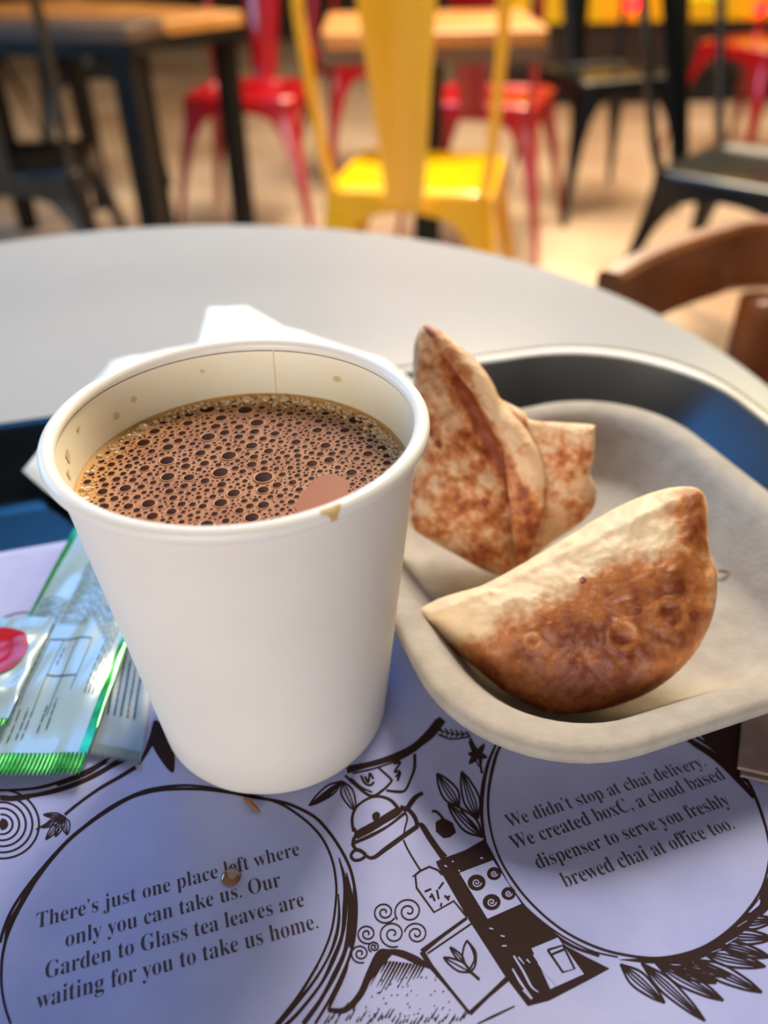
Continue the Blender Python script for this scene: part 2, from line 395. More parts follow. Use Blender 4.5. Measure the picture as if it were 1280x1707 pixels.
for i in range(60):
    x, y = random.uniform(330, 800), random.uniform(1400, 1660)
    if y < 1420 and x > 640: continue
    K1.line(A(a2, (x, y), (x+random.uniform(4, 14), y+random.uniform(-14, 0))), 1.6, smooth=False)
K1.line([(795, 1707), (822, 1694), (858, 1677)], [2, 4, 2])
# right text circle
rc_in = A(a3, (900, 158), (1060, 260), (1180, 372), (1250, 520), (1285, 660), (1275, 780), (1230, 890), (1130, 1010), (1000, 1098), (850, 1140), (720, 1138), (560, 1102), (400, 1022), (260, 900), (160, 765), (110, 650), (86, 520), (92, 400), (120, 280), (150, 220))
K1.line(rc_in, [4, 6, 5, 4, 4, 5, 4, 4, 4, 3.5, 3.5, 3, 4, 6, 4])
rc_out = A(a3, (560, 1135), (430, 1085), (300, 985), (180, 860), (90, 700), (60, 560), (62, 430), (84, 320), (118, 235))
K1.line(rc_out, [4, 5, 6, 5, 4, 5, 7, 6, 4])
K1.line(A(a3, (640, 1140), (520, 1110), (380, 1035), (250, 930), (150, 810), (90, 690)), 2.4)
K1.line(A(a3, (880, 165), (960, 225), (1060, 290), (1160, 390), (1220, 460)), [3, 9, 12, 10, 6])
K1.poly(A(a3, (960, 160), (1170, 60), (1152, 340), (1190, 400), (1060, 270)))
K1.poly(A(a3, (880, 1140), (1000, 1105), (1140, 1005), (1240, 890), (1281, 790), (1300, 900), (1200, 1010), (1080, 1110), (930, 1170), (760, 1165), (640, 1150)), 0)
for a_, b_, wd in (((650, 1170), (840, 1335), 26), ((740, 1165), (1012, 1412), 24), ((800, 1165), (1090, 1325), 26), ((900, 1160), (1120, 1220), 20), ((960, 1150), (1255, 1290), 27), ((1000, 1120), (1270, 1180), 26), ((1060, 1080), (1290, 1140), 22), ((1100, 1050), (1300, 1060), 24), ((1150, 1000), (1310, 980), 22), ((1190, 960), (1300, 900), 20), ((860, 1180), (1060, 1250), 18)):
    K1.leaf(a3(*a_), a3(*b_), wd, 3, 3.6)
PAP.line(A(a3, (1200, 950), (1235, 915), (1245, 895)), [2, 6, 2]); PAP.line(A(a3, (1100, 1085), (1150, 1055)), [2, 4, 1]); PAP.line(A(a3, (1150, 1010), (1190, 985)), [1, 5, 1]); PAP.line(A(a3, (1040, 1120), (1080, 1105)), [1, 3, 1])
K1.build('printed_drawing', m_ink); PAP.build('printed_highlights', m_paper); K2.build('printed_dials', m_ink); K3.build('printed_dial_lines', m_paper)

def text_mesh(body, serif=True, offset=-0.011):
    s = body
    if serif:
        s = ''.join(chr(0x1D400+ord(c)-65) if 'A' <= c <= 'Z' else chr(0x1D41A+ord(c)-97) if 'a' <= c <= 'z' else c for c in body)
    c = bpy.data.curves.new('lettering', 'FONT'); c.body = s; c.offset = offset; c.resolution_u = 4
    o = bpy.data.objects.new('lettering', c); COL.objects.link(o)
    bpy.context.view_layer.update()
    me = bpy.data.meshes.new_from_object(o.evaluated_get(bpy.context.evaluated_depsgraph_get()))
    v = np.array([q.co[:] for q in me.vertices]); f = [tuple(p.vertices) for p in me.polygons]
    bpy.data.objects.remove(o); bpy.data.curves.remove(c); bpy.data.meshes.remove(me)
    return v, f
TV, TF = [], []
def print_line(body, p0, p1, ysc=1.0):
    v, f = text_mesh(body)
    a, b = at(p0[0], p0[1], .00006), at(p1[0], p1[1], .00006)
    ex = (b-a)/np.linalg.norm(b-a); ey = np.array([-ex[1], ex[0], 0])
    s = np.linalg.norm(b-a)/(v[:, 0].max()-v[:, 0].min()); n = len(TV)
    for q in v: TV.append(a+ex*(q[0]-v[:, 0].min())*s+ey*q[1]*s*ysc)
    for q in f: TF.append(tuple(i+n for i in q))
for para in ((("There’s just one place left where", (60, 1548), (500, 1425)), ("only you can take us. Our", (109, 1579), (469, 1477)),
              ("Garden to Glass tea leaves are", (75, 1632), (508, 1510)), ("waiting for you to take us home.", (60, 1683), (531, 1547))),
             (("We didn’t stop at chai delivery.", (849, 1380), (1178, 1277)), ("We created boxC, a cloud based", (857, 1417), (1211, 1298)),
              ("dispenser to serve you freshly", (898, 1449), (1219, 1341)), ("brewed chai at office too.", (943, 1480), (1226, 1381)))):
    TV.clear(); TF.clear()
    for b_, p0, p1 in para: print_line(b_, p0, p1, 1.26)
    o = obj('printed_text', TV, TF, m_ink2, PM, smooth=False, recalc=False)
    bm = bmesh.new(); bm.from_mesh(o.data)
    for f in bm.faces:
        f.normal_update()
        if f.normal.z < 0: f.normal_flip()
    bm.to_mesh(o.data); bm.free()

# ------------------------------------------------------------------ paper cup of chai
def cup_material():
    m = mat('white_cup_paper', '#e6dfd3', 0.5, noise=('#eae4d9', 30, .35, .65), bump=(500, .04, .0003), sss=0.15)
    return m
m_cup = cup_material()
m_rim = mat('white_cup_rim_paper', '#ece8df', 0.35, sss=0.1)
m_cupin = mat('cream_cup_lining', '#f6f1dc', 0.38, noise=('#f0e8cc', 25, .4, .7))
m_stain = mat('dried_tea_stain', '#c99f62', 0.5, noise=('#dcc08c', 300, .4, .6))
cup = thing('paper_cup', 'white paper cup with rolled rim, filled with frothy chai', 'cup')
CH, RB, RT, TB = .0888, .0294, .0385, .0017
def wall_r(z): return RB+(RT-.0006-RB)*z/(CH-2*TB)
mb = MB()
prof = [(RB-.0018, .0000), (RB-.0004, .0005), (wall_r(.0015), .0016), (wall_r(.004), .004)]
prof += [(wall_r(z), z) for z in np.linspace(.01, CH-2*TB, 14)]
mb.lathe(prof, 128); mb.build('cup_wall', m_cup, cup)
mb = MB(); mb.lathe([(wall_r(z)-.0007, z) for z in np.linspace(CH-1.6*TB, .006, 16)]+[(.001, .006)], 128); mb.build('cup_lining', m_cupin, cup, ang=50)
mb = MB(); mb.lathe([(RB-.0018, 0), (RB-.003, .0002), (RB-.0034, .006), (.001, .006)], 96); mb.build('cup_base', m_cup, cup, ang=50)
mb = MB()
ring = [(RT+TB*1.0*math.cos(a), CH-TB+TB*math.sin(a)) for a in np.linspace(R(-150), R(200), 20)]
mb.lathe(ring, 160); mb.build('rolled_rim', m_rim, cup)
# paper seam inside, at the far side
sa = math.atan2(1, .10)
mb = MB(); sw = .00025/.036
rings = []
for z in np.linspace(.070, CH-.001, 8):
    rr = wall_r(z)-.0007
    rings.append([(q*math.cos(t_), q*math.sin(t_), z) for q, t_ in ((rr+.0002, sa-sw), (rr-.00015, sa-sw*.5), (rr-.00018, sa+sw*.6), (rr+.0002, sa+sw))])
mb.loft(rings); mb.build('paper_seam', mat('seam_tan', '#e2d3ae', 0.5), cup)
# tea stains on the rim and inside wall
def stain(ang, zc, w, h, inside=True, name='tea_stain'):
    V = [];Fc = []; n = 14
    V.append(None)
    for k in range(n):
        t_ = 2*math.pi*k/n; jit = 1+.35*random.uniform(-1, 1)
        V.append((ang+w*jit*math.cos(t_), zc+h*jit*math.sin(t_)))
    V[0] = (ang, zc); P = []
    for a_, z in V:
        rr = wall_r(z)-.00085 if inside else wall_r(z)+.0001
        P.append((rr*math.cos(a_), rr*math.sin(a_), z))
    return P, [(0, 1+k, 1+(k+1) % n) for k in range(n)]
m_spl = mat('pale_tea_splash', '#d9c699', 0.4)
for ang, zc, w_, h_ in ((R(183), .081, .03, .0016), (R(188), .0785, .025, .0012), (R(150), .0795, .03, .0009), (R(141), .081, .02, .0007), (R(58), .081, .03, .0008), (R(112), .0825, .015, .0005), (R(170), .083, .02, .0005)):
    mb = MB(); mb.add(*stain(ang, zc, w_, h_)); mb.build('tea_splash', m_spl, cup)
# drip over the front of the rim
def rim_point(th, phi, off=.00012):
    r_ = RT+(TB+off)*math.cos(phi); return (r_*math.cos(th), r_*math.sin(th), CH-TB+(TB+off)*math.sin(phi))
mb = MB(); nU, nV = 10, 12; V = []; Fc = []
for i in range(nU+1):
    for j in range(nV+1):
        u_, v_ = i/nU*2-1, j/nV
        wd = .05*(1-.8*v_**1.3)*(1+.25*math.sin(7*v_+.6)); V.append(rim_point(R(-58)+u_*wd*.9+.03*(1-v_)*0, R(75)-v_*R(105)))
for i in range(nU):
    for j in range(nV):
        a = i*(nV+1)+j; Fc.append((a, a+1, a+nV+2, a+nV+1))
mb.add(V, Fc); mb.build('tea_drip', m_stain, cup)

# the chai: liquid, froth with bubbles
LZ = .0745; LR = wall_r(LZ)-.0008
chai = thing('chai', 'milky brown chai with bubbly froth filling the paper cup', 'tea', (0, 0, 0))
def froth_material():
    m = bpy.data.materials.new('milky_tea_froth'); m.use_nodes = True; nt = m.node_tree; b = nt.nodes['Principled BSDF']
    tc = nt.nodes.new('ShaderNodeTexCoord'); ln = nt.nodes.new('ShaderNodeVectorMath'); ln.operation = 'LENGTH'
    nt.links.new(tc.outputs['Object'], ln.inputs[0])
    mr = nt.nodes.new('ShaderNodeMapRange'); mr.inputs['From Min'].default_value = LR*.74; mr.inputs['From Max'].default_value = LR*1.0
    nt.links.new(ln.outputs['Value'], mr.inputs['Value'])
    n = nt.nodes.new('ShaderNodeTexNoise'); n.inputs['Scale'].default_value = 90; n.inputs['Detail'].default_value = 4
    nt.links.new(tc.outputs['Object'], n.inputs['Vector'])
    r1 = nt.nodes.new('ShaderNodeValToRGB'); r1.color_ramp.elements[0].color = lin('#995f42'); r1.color_ramp.elements[1].color = lin('#b98660'); r1.color_ramp.elements[0].position = .3; r1.color_ramp.elements[1].position = .7
    nt.links.new(n.outputs['Fac'], r1.inputs['Fac'])
    mx = nt.nodes.new('ShaderNodeMixRGB'); mx.inputs[2].default_value = lin('#cf9c58')
    nt.links.new(mr.outputs['Result'], mx.inputs[0]); nt.links.new(r1.outputs['Color'], mx.inputs[1])
    nt.links.new(mx.outputs['Color'], b.inputs['Base Color']); b.inputs['Roughness'].default_value = .55; b.inputs['Specular IOR Level'].default_value = .2
    v = nt.nodes.new('ShaderNodeTexVoronoi'); v.inputs['Scale'].default_value = 900; nt.links.new(tc.outputs['Object'], v.inputs['Vector'])
    bp = nt.nodes.new('ShaderNodeBump'); bp.inputs['Strength'].default_value = .25; bp.inputs['Distance'].default_value = .0003
    nt.links.new(v.outputs['Distance'], bp.inputs['Height']); nt.links.new(bp.outputs['Normal'], b.inputs['Normal'])
    return m
m_froth = froth_material()
m_tea = mat('smooth_milky_tea', '#a0603f', 0.4, spec=.2)
m_bub = mat('dark_bubble_film', '#351a0f', 0.5, spec=.05)
m_bubp = mat('pale_bubble_film', '#d8b98a', 0.12, coat=.5)
m_bubr = mat('froth_bubble_rim', '#b5865f', 0.4, spec=.3)
chai.location = (0, 0, LZ)
mb = MB(); mb.lathe([(.0001, -.066), (LR*.83, -.066), (LR-.0002, -.001), (LR, .0006), (LR-.0006, .0001), (LR*.97, 0), (LR*.5, 0), (.0001, 0)], 128); mb.build('froth', m_froth, chai, ang=50)
# bubble-free patch near the front right
pc = at(545, 822, LZ); pa = at(505, 845, LZ); pb = at(580, 800, LZ)
outl = [(492, 842), (505, 822), (520, 802), (535, 793), (552, 790), (570, 795), (580, 806), (578, 825), (560, 838), (540, 850), (520, 858), (500, 860)]
P = [at(x, y, LZ+.00012)-np.array([0, 0, LZ]) for x, y in [tuple(q) for q in catmull(outl, 4, True)]]
c0 = np.mean(P, axis=0); obj('clear_patch', [c0]+P, [(0, 1+k, 1+(k+1) % len(P)) for k in range(len(P))], m_tea, chai)
patch2d = np.array([p[:2] for p in P])
def in_patch(x, y, pad):
    c = patch2d.mean(0); 
    d_ = np.hypot(*(patch2d-np.array([x, y])).T).min()
    j = False; n = len(patch2d)
    for i in range(n):
        (x1, y1), (x2, y2) = patch2d[i], patch2d[(i+1) % n]
        if (y1 > y) != (y2 > y) and x < (x2-x1)*(y-y1)/(y2-y1)+x1: j = not j
    return j or d_ < pad
bubbles = []
def try_add(r, n, xf=None, gap=1.18, rmax=LR*.965):
    k = 0
    for _ in range(n*30):
        if k >= n: break
        th = random.uniform(0, 2*math.pi); q = rmax*math.sqrt(random.random()); x, y = q*math.cos(th), q*math.sin(th)
        if xf and random.random() > xf(x, y): continue
        rr = r*random.uniform(.8, 1.2)
        if q+rr > rmax+.0002 or in_patch(x, y, rr): continue
        ok = True
        for bx, by, br in bubbles:
            if (bx-x)**2+(by-y)**2 < ((br+rr)*gap)**2: ok = False; break
        if ok: bubbles.append((x, y, rr)); k += 1
left = lambda x, y: 1.0 if x < .006 else .25
try_add(.00175, 9, left, 1.5); try_add(.00140, 26, left, 1.4); try_add(.00108, 80, lambda x, y: 1 if x < .008 else .35, 1.35)
try_add(.00076, 210, lambda x, y: 1 if x < .01 else .5, 1.28); try_add(.00052, 380, None, 1.26); try_add(.00034, 620, None, 1.28); try_add(.00022, 700, None, 1.4)
DV, DF, RV, RF = MB(), None, MB(), None
pale = MB()
for x, y, r_ in bubbles:
    q = math.hypot(x, y); tgt = pale if (q > LR*.90 and random.random() < .55) else DV
    n = 14 if r_ > .0005 else 9
    tgt.lathe([(r_, -.00002), (r_*.96, r_*.05), (r_*.75, r_*.10), (r_*.4, r_*.14), (r_*.02, r_*.15)], n, (x, y, 0))
    if r_ > .00025:
        RV.lathe([(r_*1.25, -.00001), (r_*1.16, r_*.14), (r_*1.04, r_*.18), (r_*.95, r_*.07)], n, (x, y, 0))
DV.build('froth_bubbles', m_bub, chai)['kind'] = 'stuff'; RV.build('bubble_rims', m_bubr, chai)['kind'] = 'stuff'
# pale foam beads clinging along the far and right edge
for _ in range(700):
    th = random.choice([random.gauss(R(20), R(22)), random.gauss(R(100), R(35)), random.uniform(0, 6.283)])
    q = LR-abs(random.gauss(0, .0019))-.0005; r_ = random.choice([.00022, .0003, .0004, .0006]) * random.uniform(.7, 1.2)
    pale.lathe([(r_, -.00002), (r_*.9, r_*.4), (r_*.6, r_*.75), (r_*.02, r_*.95)], 9, (q*math.cos(th), q*math.sin(th), 0))
for ang, r_ in ((96, .0013), (88, .0011), (80, .0012), (70, .0009), (104, .0008), (142, .0014), (150, .0009), (136, .0008)):
    q = LR-.002; pale.lathe([(r_, -.00002), (r_*.9, r_*.35), (r_*.6, r_*.6), (r_*.02, r_*.75)], 14, (q*math.cos(R(ang)), q*math.sin(R(ang)), 0))
pale.build('pale_edge_foam', m_bubp, chai)['kind'] = 'stuff'

# ------------------------------------------------------------------ bagasse bowl
m_bowl = mat('off_white_pressed_fibre', '#a49a8b', 0.8, noise=('#b0a799', 160, .35, .65, 6), bump=(700, .35, .0006))
BA = R(19); BX0, BX1, BY0, BY1, BR = .0328, .1645, -.0605, .0868, .039
BZ = .023
prof = [(.0195, .0007), (.0180, .0005), (.0075, .0170), (.0065, .0185), (.0012, .0180), (.0002, .0188), (.0, .0215), (.0008, .0227), (.0022, BZ), (.0062, .0225), (.0085, .0212), (.0110, .0180), (.0200, .0052), (.0225, .0034), (.027, .0026)]
rings = []
for d_, z in prof:
    rings.append([rot2(p, BA)+(z,) for p in rrect(BX0+d_, BX1-d_, BY0+d_, BY1-d_, BR-d_*.6, 14)])
mb = MB(); mb.loft(rings)
bowl = mb.build('bowl', m_bowl, ang=60)
tag(bowl, 'off-white pressed fibre bowl with rounded corners holding two samosas', 'bowl')

# ------------------------------------------------------------------ samosas
def samosa_material(name, pale, mid, brown, nsc=110, amp=1.5):
    m = bpy.data.materials.new(name); m.use_nodes = True; nt = m.node_tree; b = nt.nodes['Principled BSDF']
    L = nt.links.new
    tc = nt.nodes.new('ShaderNodeTexCoord'); at_ = nt.nodes.new('ShaderNodeAttribute'); at_.attribute_name = 'toast_shade'
    n1 = nt.nodes.new('ShaderNodeTexNoise'); n1.inputs['Scale'].default_value = nsc; n1.inputs['Detail'].default_value = 7; n1.inputs['Roughness'].default_value = .6
    L(tc.outputs['Object'], n1.inputs['Vector'])
    n2 = nt.nodes.new('ShaderNodeTexNoise'); n2.inputs['Scale'].default_value = 420; n2.inputs['Detail'].default_value = 4; L(tc.outputs['Object'], n2.inputs['Vector'])
    ma = nt.nodes.new('ShaderNodeMath'); ma.operation = 'MULTIPLY_ADD'; L(n1.outputs['Fac'], ma.inputs[0]); ma.inputs[1].default_value = amp; ma.inputs[2].default_value = -amp/2
    ms = nt.nodes.new('ShaderNodeMath'); ms.operation = 'ADD'; L(ma.outputs[0], ms.inputs[0]); L(at_.outputs['Fac'], ms.inputs[1])
    mf = nt.nodes.new('ShaderNodeMath'); mf.operation = 'MULTIPLY_ADD'; L(n2.outputs['Fac'], mf.inputs[0]); mf.inputs[1].default_value = .35; L(ms.outputs[0], mf.inputs[2])
    sb = nt.nodes.new('ShaderNodeMath'); sb.operation = 'SUBTRACT'; L(mf.outputs[0], sb.inputs[0]); sb.inputs[1].default_value = .17
    rp = nt.nodes.new('ShaderNodeValToRGB'); e = rp.color_ramp.elements
    e[0].position = .05; e[0].color = lin(pale); e[1].position = .95; e[1].color = lin(brown)
    k = e.new(.5); k.color = lin(mid)
    L(sb.outputs[0], rp.inputs['Fac']); 
    # blister rings and dark pits
    v = nt.nodes.new('ShaderNodeTexVoronoi'); v.inputs['Scale'].default_value = 105; L(tc.outputs['Object'], v.inputs['Vector'])
    L(rp.outputs['Color'], b.inputs['Base Color'])
    b.inputs['Roughness'].default_value = .5; b.inputs['Subsurface Weight'].default_value = .12; b.inputs['Subsurface Scale'].default_value = .004; b.inputs['Subsurface Radius'].default_value = (1, .5, .2)
    ad = nt.nodes.new('ShaderNodeMath'); ad.operation = 'MULTIPLY_ADD'; L(n1.outputs['Fac'], ad.inputs[0]); ad.inputs[1].default_value = 1.2; L(v.outputs['Distance'], ad.inputs[2])
    bp = nt.nodes.new('ShaderNodeBump'); bp.inputs['Strength'].default_value = .55; bp.inputs['Distance'].default_value = .0016
    L(ad.outputs[0], bp.inputs['Height']); 
    bp2 = nt.nodes.new('ShaderNodeBump'); bp2.inputs['Strength'].default_value = .3; bp2.inputs['Distance'].default_value = .0006; L(n2.outputs['Fac'], bp2.inputs['Height']); L(bp.outputs['Normal'], bp2.inputs['Normal'])
    L(bp2.outputs['Normal'], b.inputs['Normal'])
    return m

def vnoise(x, y, s, seed=0):
    return 1.6*mnoise.noise(Vector((x/s*.55, y/s*.55, seed*7.3)))

def lump(outline, P0, n, centre, hf, hb, toastf, power=.55, rings_=26, k=6, noise=.0006, seed=0, extra=None, off=0.0):
    """a closed swollen body: outline (photo pixels) on the plane (P0, n), swollen hf towards the front and hb to the back"""
    n = np.array(n, float); n /= np.linalg.norm(n)
    P0 = np.array(P0, float)+n*off
    O = catmull(outline, k, True); N = len(O); C0 = np.array(centre, float)
    V = []; T = []; Fc = []
    for side in (1, -1):
        for i in range(rings_+1):
            s = 1-(i/rings_)
            for q in O:
                p = C0+(np.array(q)-C0)*s
                w3 = at_plane(p[0], p[1], P0, n)
                h = max(0., 1-s**2.2)**power
                hh = (hf(p[0], p[1]) if callable(hf) else hf)*h if side > 0 else -hb*h
                if extra and side > 0: hh += extra(p[0], p[1])*min(1, h*2)
                hh += noise*vnoise(p[0], p[1], 14, seed)*min(1, h*3)+noise*.6*vnoise(p[0], p[1], 6, seed+2)*min(1, h*3)
                V.append(w3+n*hh); T.append(toastf(p[0], p[1], s) if side > 0 else .3)
    for side in (0, 1):
        b0 = side*(rings_+1)*N
        for i in range(rings_):
            for j in range(N):
                j2 = (j+1) % N; a = b0+i*N
                q = (a+j, a+j2, a+N+j2, a+N+j); Fc.append(q if side == 0 else q[::-1])
    return V, Fc, T

def samosa(name, lumps, m, label):
    V, Fc, T = [], [], []
    for v, f, t_ in lumps:
        n = len(V); V += list(v); Fc += [tuple(i+n for i in q) for q in f]; T += t_
    me = bpy.data.meshes.new(name); me.from_pydata([tuple(map(float, q)) for q in V], [], Fc)
    at_ = me.attributes.new('toast_shade', 'FLOAT', 'POINT'); at_.data.foreach_set('value', T)
    bm = bmesh.new(); bm.from_mesh(me); bmesh.ops.remove_doubles(bm, verts=bm.verts, dist=2e-5); bmesh.ops.recalc_face_normals(bm, faces=bm.faces); bm.to_mesh(me); bm.free()
    o = link(name, me, m); tag(o, label, 'samosa'); return o

def sstep(a, b, x):
    t_ = min(1, max(0, (x-a)/(b-a))); return t_*t_*(3-2*t_)
# front half-moon samosa
PA = at(930, 1190, .006); nA = (-.20, -.61, .765)
outA = [(696, 1022), (720, 1004), (760, 990), (800, 978), (850, 952), (905, 920), (955, 890), (1000, 862), (1050, 836), (1100, 818), (1142, 811), (1168, 818), (1179, 840), (1180, 890), (1186, 925), (1195, 955), (1194, 1000), (1184, 1040), (1165, 1078), (1140, 1110), (1105, 1140), (1060, 1165), (1000, 1184), (940, 1190), (890, 1178), (845, 1155), (800, 1120), (755, 1082), (718, 1048)]
def toastA(x, y, s):
    d_ = (y-(1022+(x-696)*(811-1022)/(1142-696)))/1.1       # below the pale folded edge
    t_ = -.15+1.0*sstep(38, 150, d_)
    t_ -= .45*sstep(1060, 1190, x)*sstep(.55, 1, s)
    if x > 1080: t_ = max(t_, .85*sstep(1090, 1150, x)*(1-sstep(.93, 1, s))*(1-sstep(900, 960, y)))
    for bx, by, br in ((1033, 1068, 26), (890, 1075, 14), (1110, 1035, 30)):
        r_ = math.hypot(x-bx, (y-by)*1.1)/br
        if r_ < 1.25: t_ -= .28*math.exp(-((r_-.85)/.22)**2)
    for bx, by in ((1057, 1030), (970, 982), (1148, 1032)):
        if math.hypot(x-bx, y-by) < 5: t_ = 1.6
    return t_
def extraA(x, y):
    h = .0016*sstep(1000, 1100, x)*math.sin((x+y)/23)*.5
    for bx, by, br in ((1033, 1068, 30), (890, 1075, 16), (1110, 1035, 34)):
        r_ = math.hypot(x-bx, (y-by)*1.1)/br
        h += .0007*math.exp(-((r_-.8)/.25)**2)
    # crimped lip along the upper fold
    d_ = (y-(1022+(x-696)*(811-1022)/(1142-696)))
    h += .0010*math.exp(-((d_-26)/10)**2)
    return h
hfA = lambda x, y: .0125
sam_m1 = samosa_material('baked_pastry_pale_edge', '#efd2a6', '#be7438', '#7a3715')
sam_m2 = samosa_material('baked_pastry_rosy', '#ecc79c', '#cc7f45', '#8f431c', 210, 2.3)
LA = lump(outA, PA, nA, (985, 1020), hfA, .013, toastA, .5, 40, 8, .0005, 1, extraA)
samosa('samosa', [LA], sam_m1, 'half-moon samosa with a browned belly and pale crimped edge, nearest the bowl front')
# the rear samosa: broad face, folded ridge, rear flap
PB = at(850, 965, .006); nB = (-.20, -.86, .46)
out1 = [(706, 545), (696, 556), (689, 585), (688, 630), (692, 680), (688, 730), (683, 780), (680, 850), (686, 878), (715, 900), (760, 925), (805, 950), (842, 962), (862, 950), (878, 915), (894, 890), (902, 862), (884, 810), (860, 760), (830, 705), (796, 645), (764, 592), (728, 552)]
def toast_shade1(x, y, s):
    t_ = .38+.25*vnoise(x, y, 30, 4)-.3*sstep(.85, 1, s)+.3*sstep(600, 560, y)
    if 690 < x < 890 and abs((y-962)+(x-842)*-.55) < 40 and y > 880: t_ += .1
    for bx, by, rr in ((812, 833, 7), (737, 738, 6)):
        if math.hypot(x-bx, y-by) < rr: t_ = 1.5
    t_ += 1.1*math.exp(-(((x-(724+(y-555)*.50))-2)/13)**2)*sstep(560, 620, y)  # shade of the groove beside the ridge, painted into the pastry colour
    return t_
hf1 = lambda x, y: .0085*(.35+.65*sstep(0, 90, (724+(y-555)*.52)-x))
L1 = lump(out1, PB, nB, (775, 790), hf1, .012, toast_shade1, .5, 30, 6, .0005, 3)
out2 = [(704, 545), (716, 543), (740, 556), (768, 578), (795, 602), (815, 628), (822, 640), (832, 662), (856, 690), (880, 720), (900, 760), (908, 800), (908, 850), (902, 880), (893, 906), (872, 950), (862, 945), (884, 893), (886, 860), (872, 815), (846, 760), (815, 705), (780, 640), (745, 588), (716, 556)]
toast2 = lambda x, y, s: .66+.2*vnoise(x, y, 25, 1)-.75*sstep(18, 46, x-(712+(y-548)*.53))
L2 = lump(out2, PB, nB, (838, 715), .0048, .012, toast2, .6, 16, 5, .0003, 5, None, .004)
out3 = [(800, 640), (832, 664), (870, 684), (885, 700), (930, 704), (986, 708), (992, 716), (990, 760), (984, 790), (994, 815), (990, 845), (972, 868), (950, 885), (920, 905), (890, 930), (866, 955), (852, 962), (858, 930), (880, 890), (860, 820), (830, 740)]
toast3 = lambda x, y, s: .12+.22*vnoise(x, y, 33, 2)+.25*sstep(930, 985, x)*sstep(800, 720, y)-.25*sstep(.9, 1, s)
L3 = lump(out3, PB, nB, (905, 800), .0050, .011, toast3, .45, 20, 5, .0006, 8, None, -.004)
samosa('samosa', [L1, L2, L3], sam_m2, 'upright triangular samosa with a folded ridge standing beside the paper cup')
# crumb
m_crumb = mat('toasted_crumb', '#8a5a2a', 0.7)
def crumb(px, py, z, l, w_, rz, label):
    p = at(px, py, z); mb = MB()
    mb.tube([(-l/2, 0, 0), (-l*.2, w_*.15, w_*.1), (l*.2, -w_*.1, w_*.05), (l/2, 0, 0)], [w_*.2, w_*.5, w_*.42, w_*.15], 8)
    o = mb.build('crumb', m_crumb); o.location = p; o.rotation_euler = (0, 0, rz); return tag(o, label, 'crumb')
crumb(1206, 953, .0052, .0036, .0011, R(-10), 'small brown pastry crumb on the bowl wall right of the half-moon samosa')
crumb(420, 1342, .0008, .0056, .0014, R(-40), 'thin brown crumb on the placemat just in front of the cup')
# tea drop on the placemat
m_drop = mat('spilt_tea_drop', '#7b5a48', 0.06, coat=1.0)
p = at(385, 1463, 0); mb = MB(); n = 28; rr = .0022
mb.lathe([(rr, .0002), (rr*.97, rr*.12), (rr*.85, rr*.24), (rr*.6, rr*.36), (rr*.3, rr*.42), (rr*.01, rr*.44)], n)
o = mb.build('tea_drop', m_drop); o.location = p; tag(o, 'round brown drop of spilt tea on the printed words of the placemat', 'drop')

# ------------------------------------------------------------------ condiment sachets
def sachet(name, corners, th, m_body, label, texture, group='condiment sachets beside the cup', crimp_m=None, nu=26, nv=40, crink=.0004, seed=1, z0=.0012, crimp=.09):
    """corners: near-left, near-right, far-right, far-left in world xyz of the middle surface"""
    c = [np.array(q, float) for q in corners]; root = thing(name, label, 'sachet', tuple(c[0]), 0, group); base = c[0]
    def P(u, v, side=1, dz=0.0):
        p = (c[0]*(1-u)+c[1]*u)*(1-v)+(c[3]*(1-u)+c[2]*u)*v
        e = min(1, u*(1-u)*5.2); l_ = sstep(crimp, crimp+.2, v)*sstep(crimp, crimp+.2, 1-v)
        h = th*e**.6*l_
        wr = crink*(math.sin(14*u+9*v+seed)+math.sin(23*v-17*u+2*seed)+.7*math.sin(31*u+seed))*(e**.3)*(.35+.65*l_)
        return p-base+np.array([0, 0, (h*.6+wr if side > 0 else -min(h*.25, .0009))+dz])
    def patch(pname, u0, u1, v0, v1, m, dz=.00012, nu_=12, nv_=30, side=1, zig=0, parent=root):
        V = []; Fc = []
        for j in range(nv_+1):
            for i in range(nu_+1):
                u, v = u0+(u1-u0)*i/nu_, v0+(v1-v0)*j/nv_
                q = P(u, v, side, dz)
                V.append(q)
        for j in range(nv_):
            for i in range(nu_):
                a = j*(nu_+1)+i; Fc.append((a, a+1, a+nu_+2, a+nu_+1))
        return obj(pname, V, Fc, m, parent)
    V = []; Fc = []
    for side in (1, -1):
        b0 = len(V)
        for j in range(nv+1):
            for i in range(nu+1): V.append(P(i/nu, crimp*.55+(1-crimp*.55)*j/nv, side, .00005*side))
        for j in range(nv):
            for i in range(nu):
                a = b0+j*(nu+1)+i; q = (a, a+1, a+nu+2, a+nu+1); Fc.append(q if side > 0 else q[::-1])
    obj('pouch', V, Fc, m_body, root)
    # crimped, saw-toothed end seal
    n = 64; V = []; Fc = []
    for i in range(n+1):
        u = i/n; tooth = .011*(1 if i % 2 else -1)
        for v in (tooth, crimp*.3, crimp*.62):
            q = P(u, v, 1, .00022+.00022*(1 if i % 2 else -1)); V.append(q)
        for v in (crimp*.62, tooth):
            V.append(P(u, v, -1, -.0002))
    for i in range(n):
        for k in range(5):
            a = i*5; Fc.append((a+k, a+(k+1) % 5, a+5+(k+1) % 5, a+5+k))
    obj('end_seal', V, Fc, crimp_m or m_body, root, smooth=False)
    texture(root, P, patch)
    return root
m_foilw = mat('white_glossy_foil', '#8fa9b3', 0.3, metal=.1, noise=('#90a5af', 120, .4, .6), coat=.25)
m_foilg = mat('grey_matt_foil', '#7e8d95', 0.45, metal=.05, noise=('#77868f', 90, .4, .6))
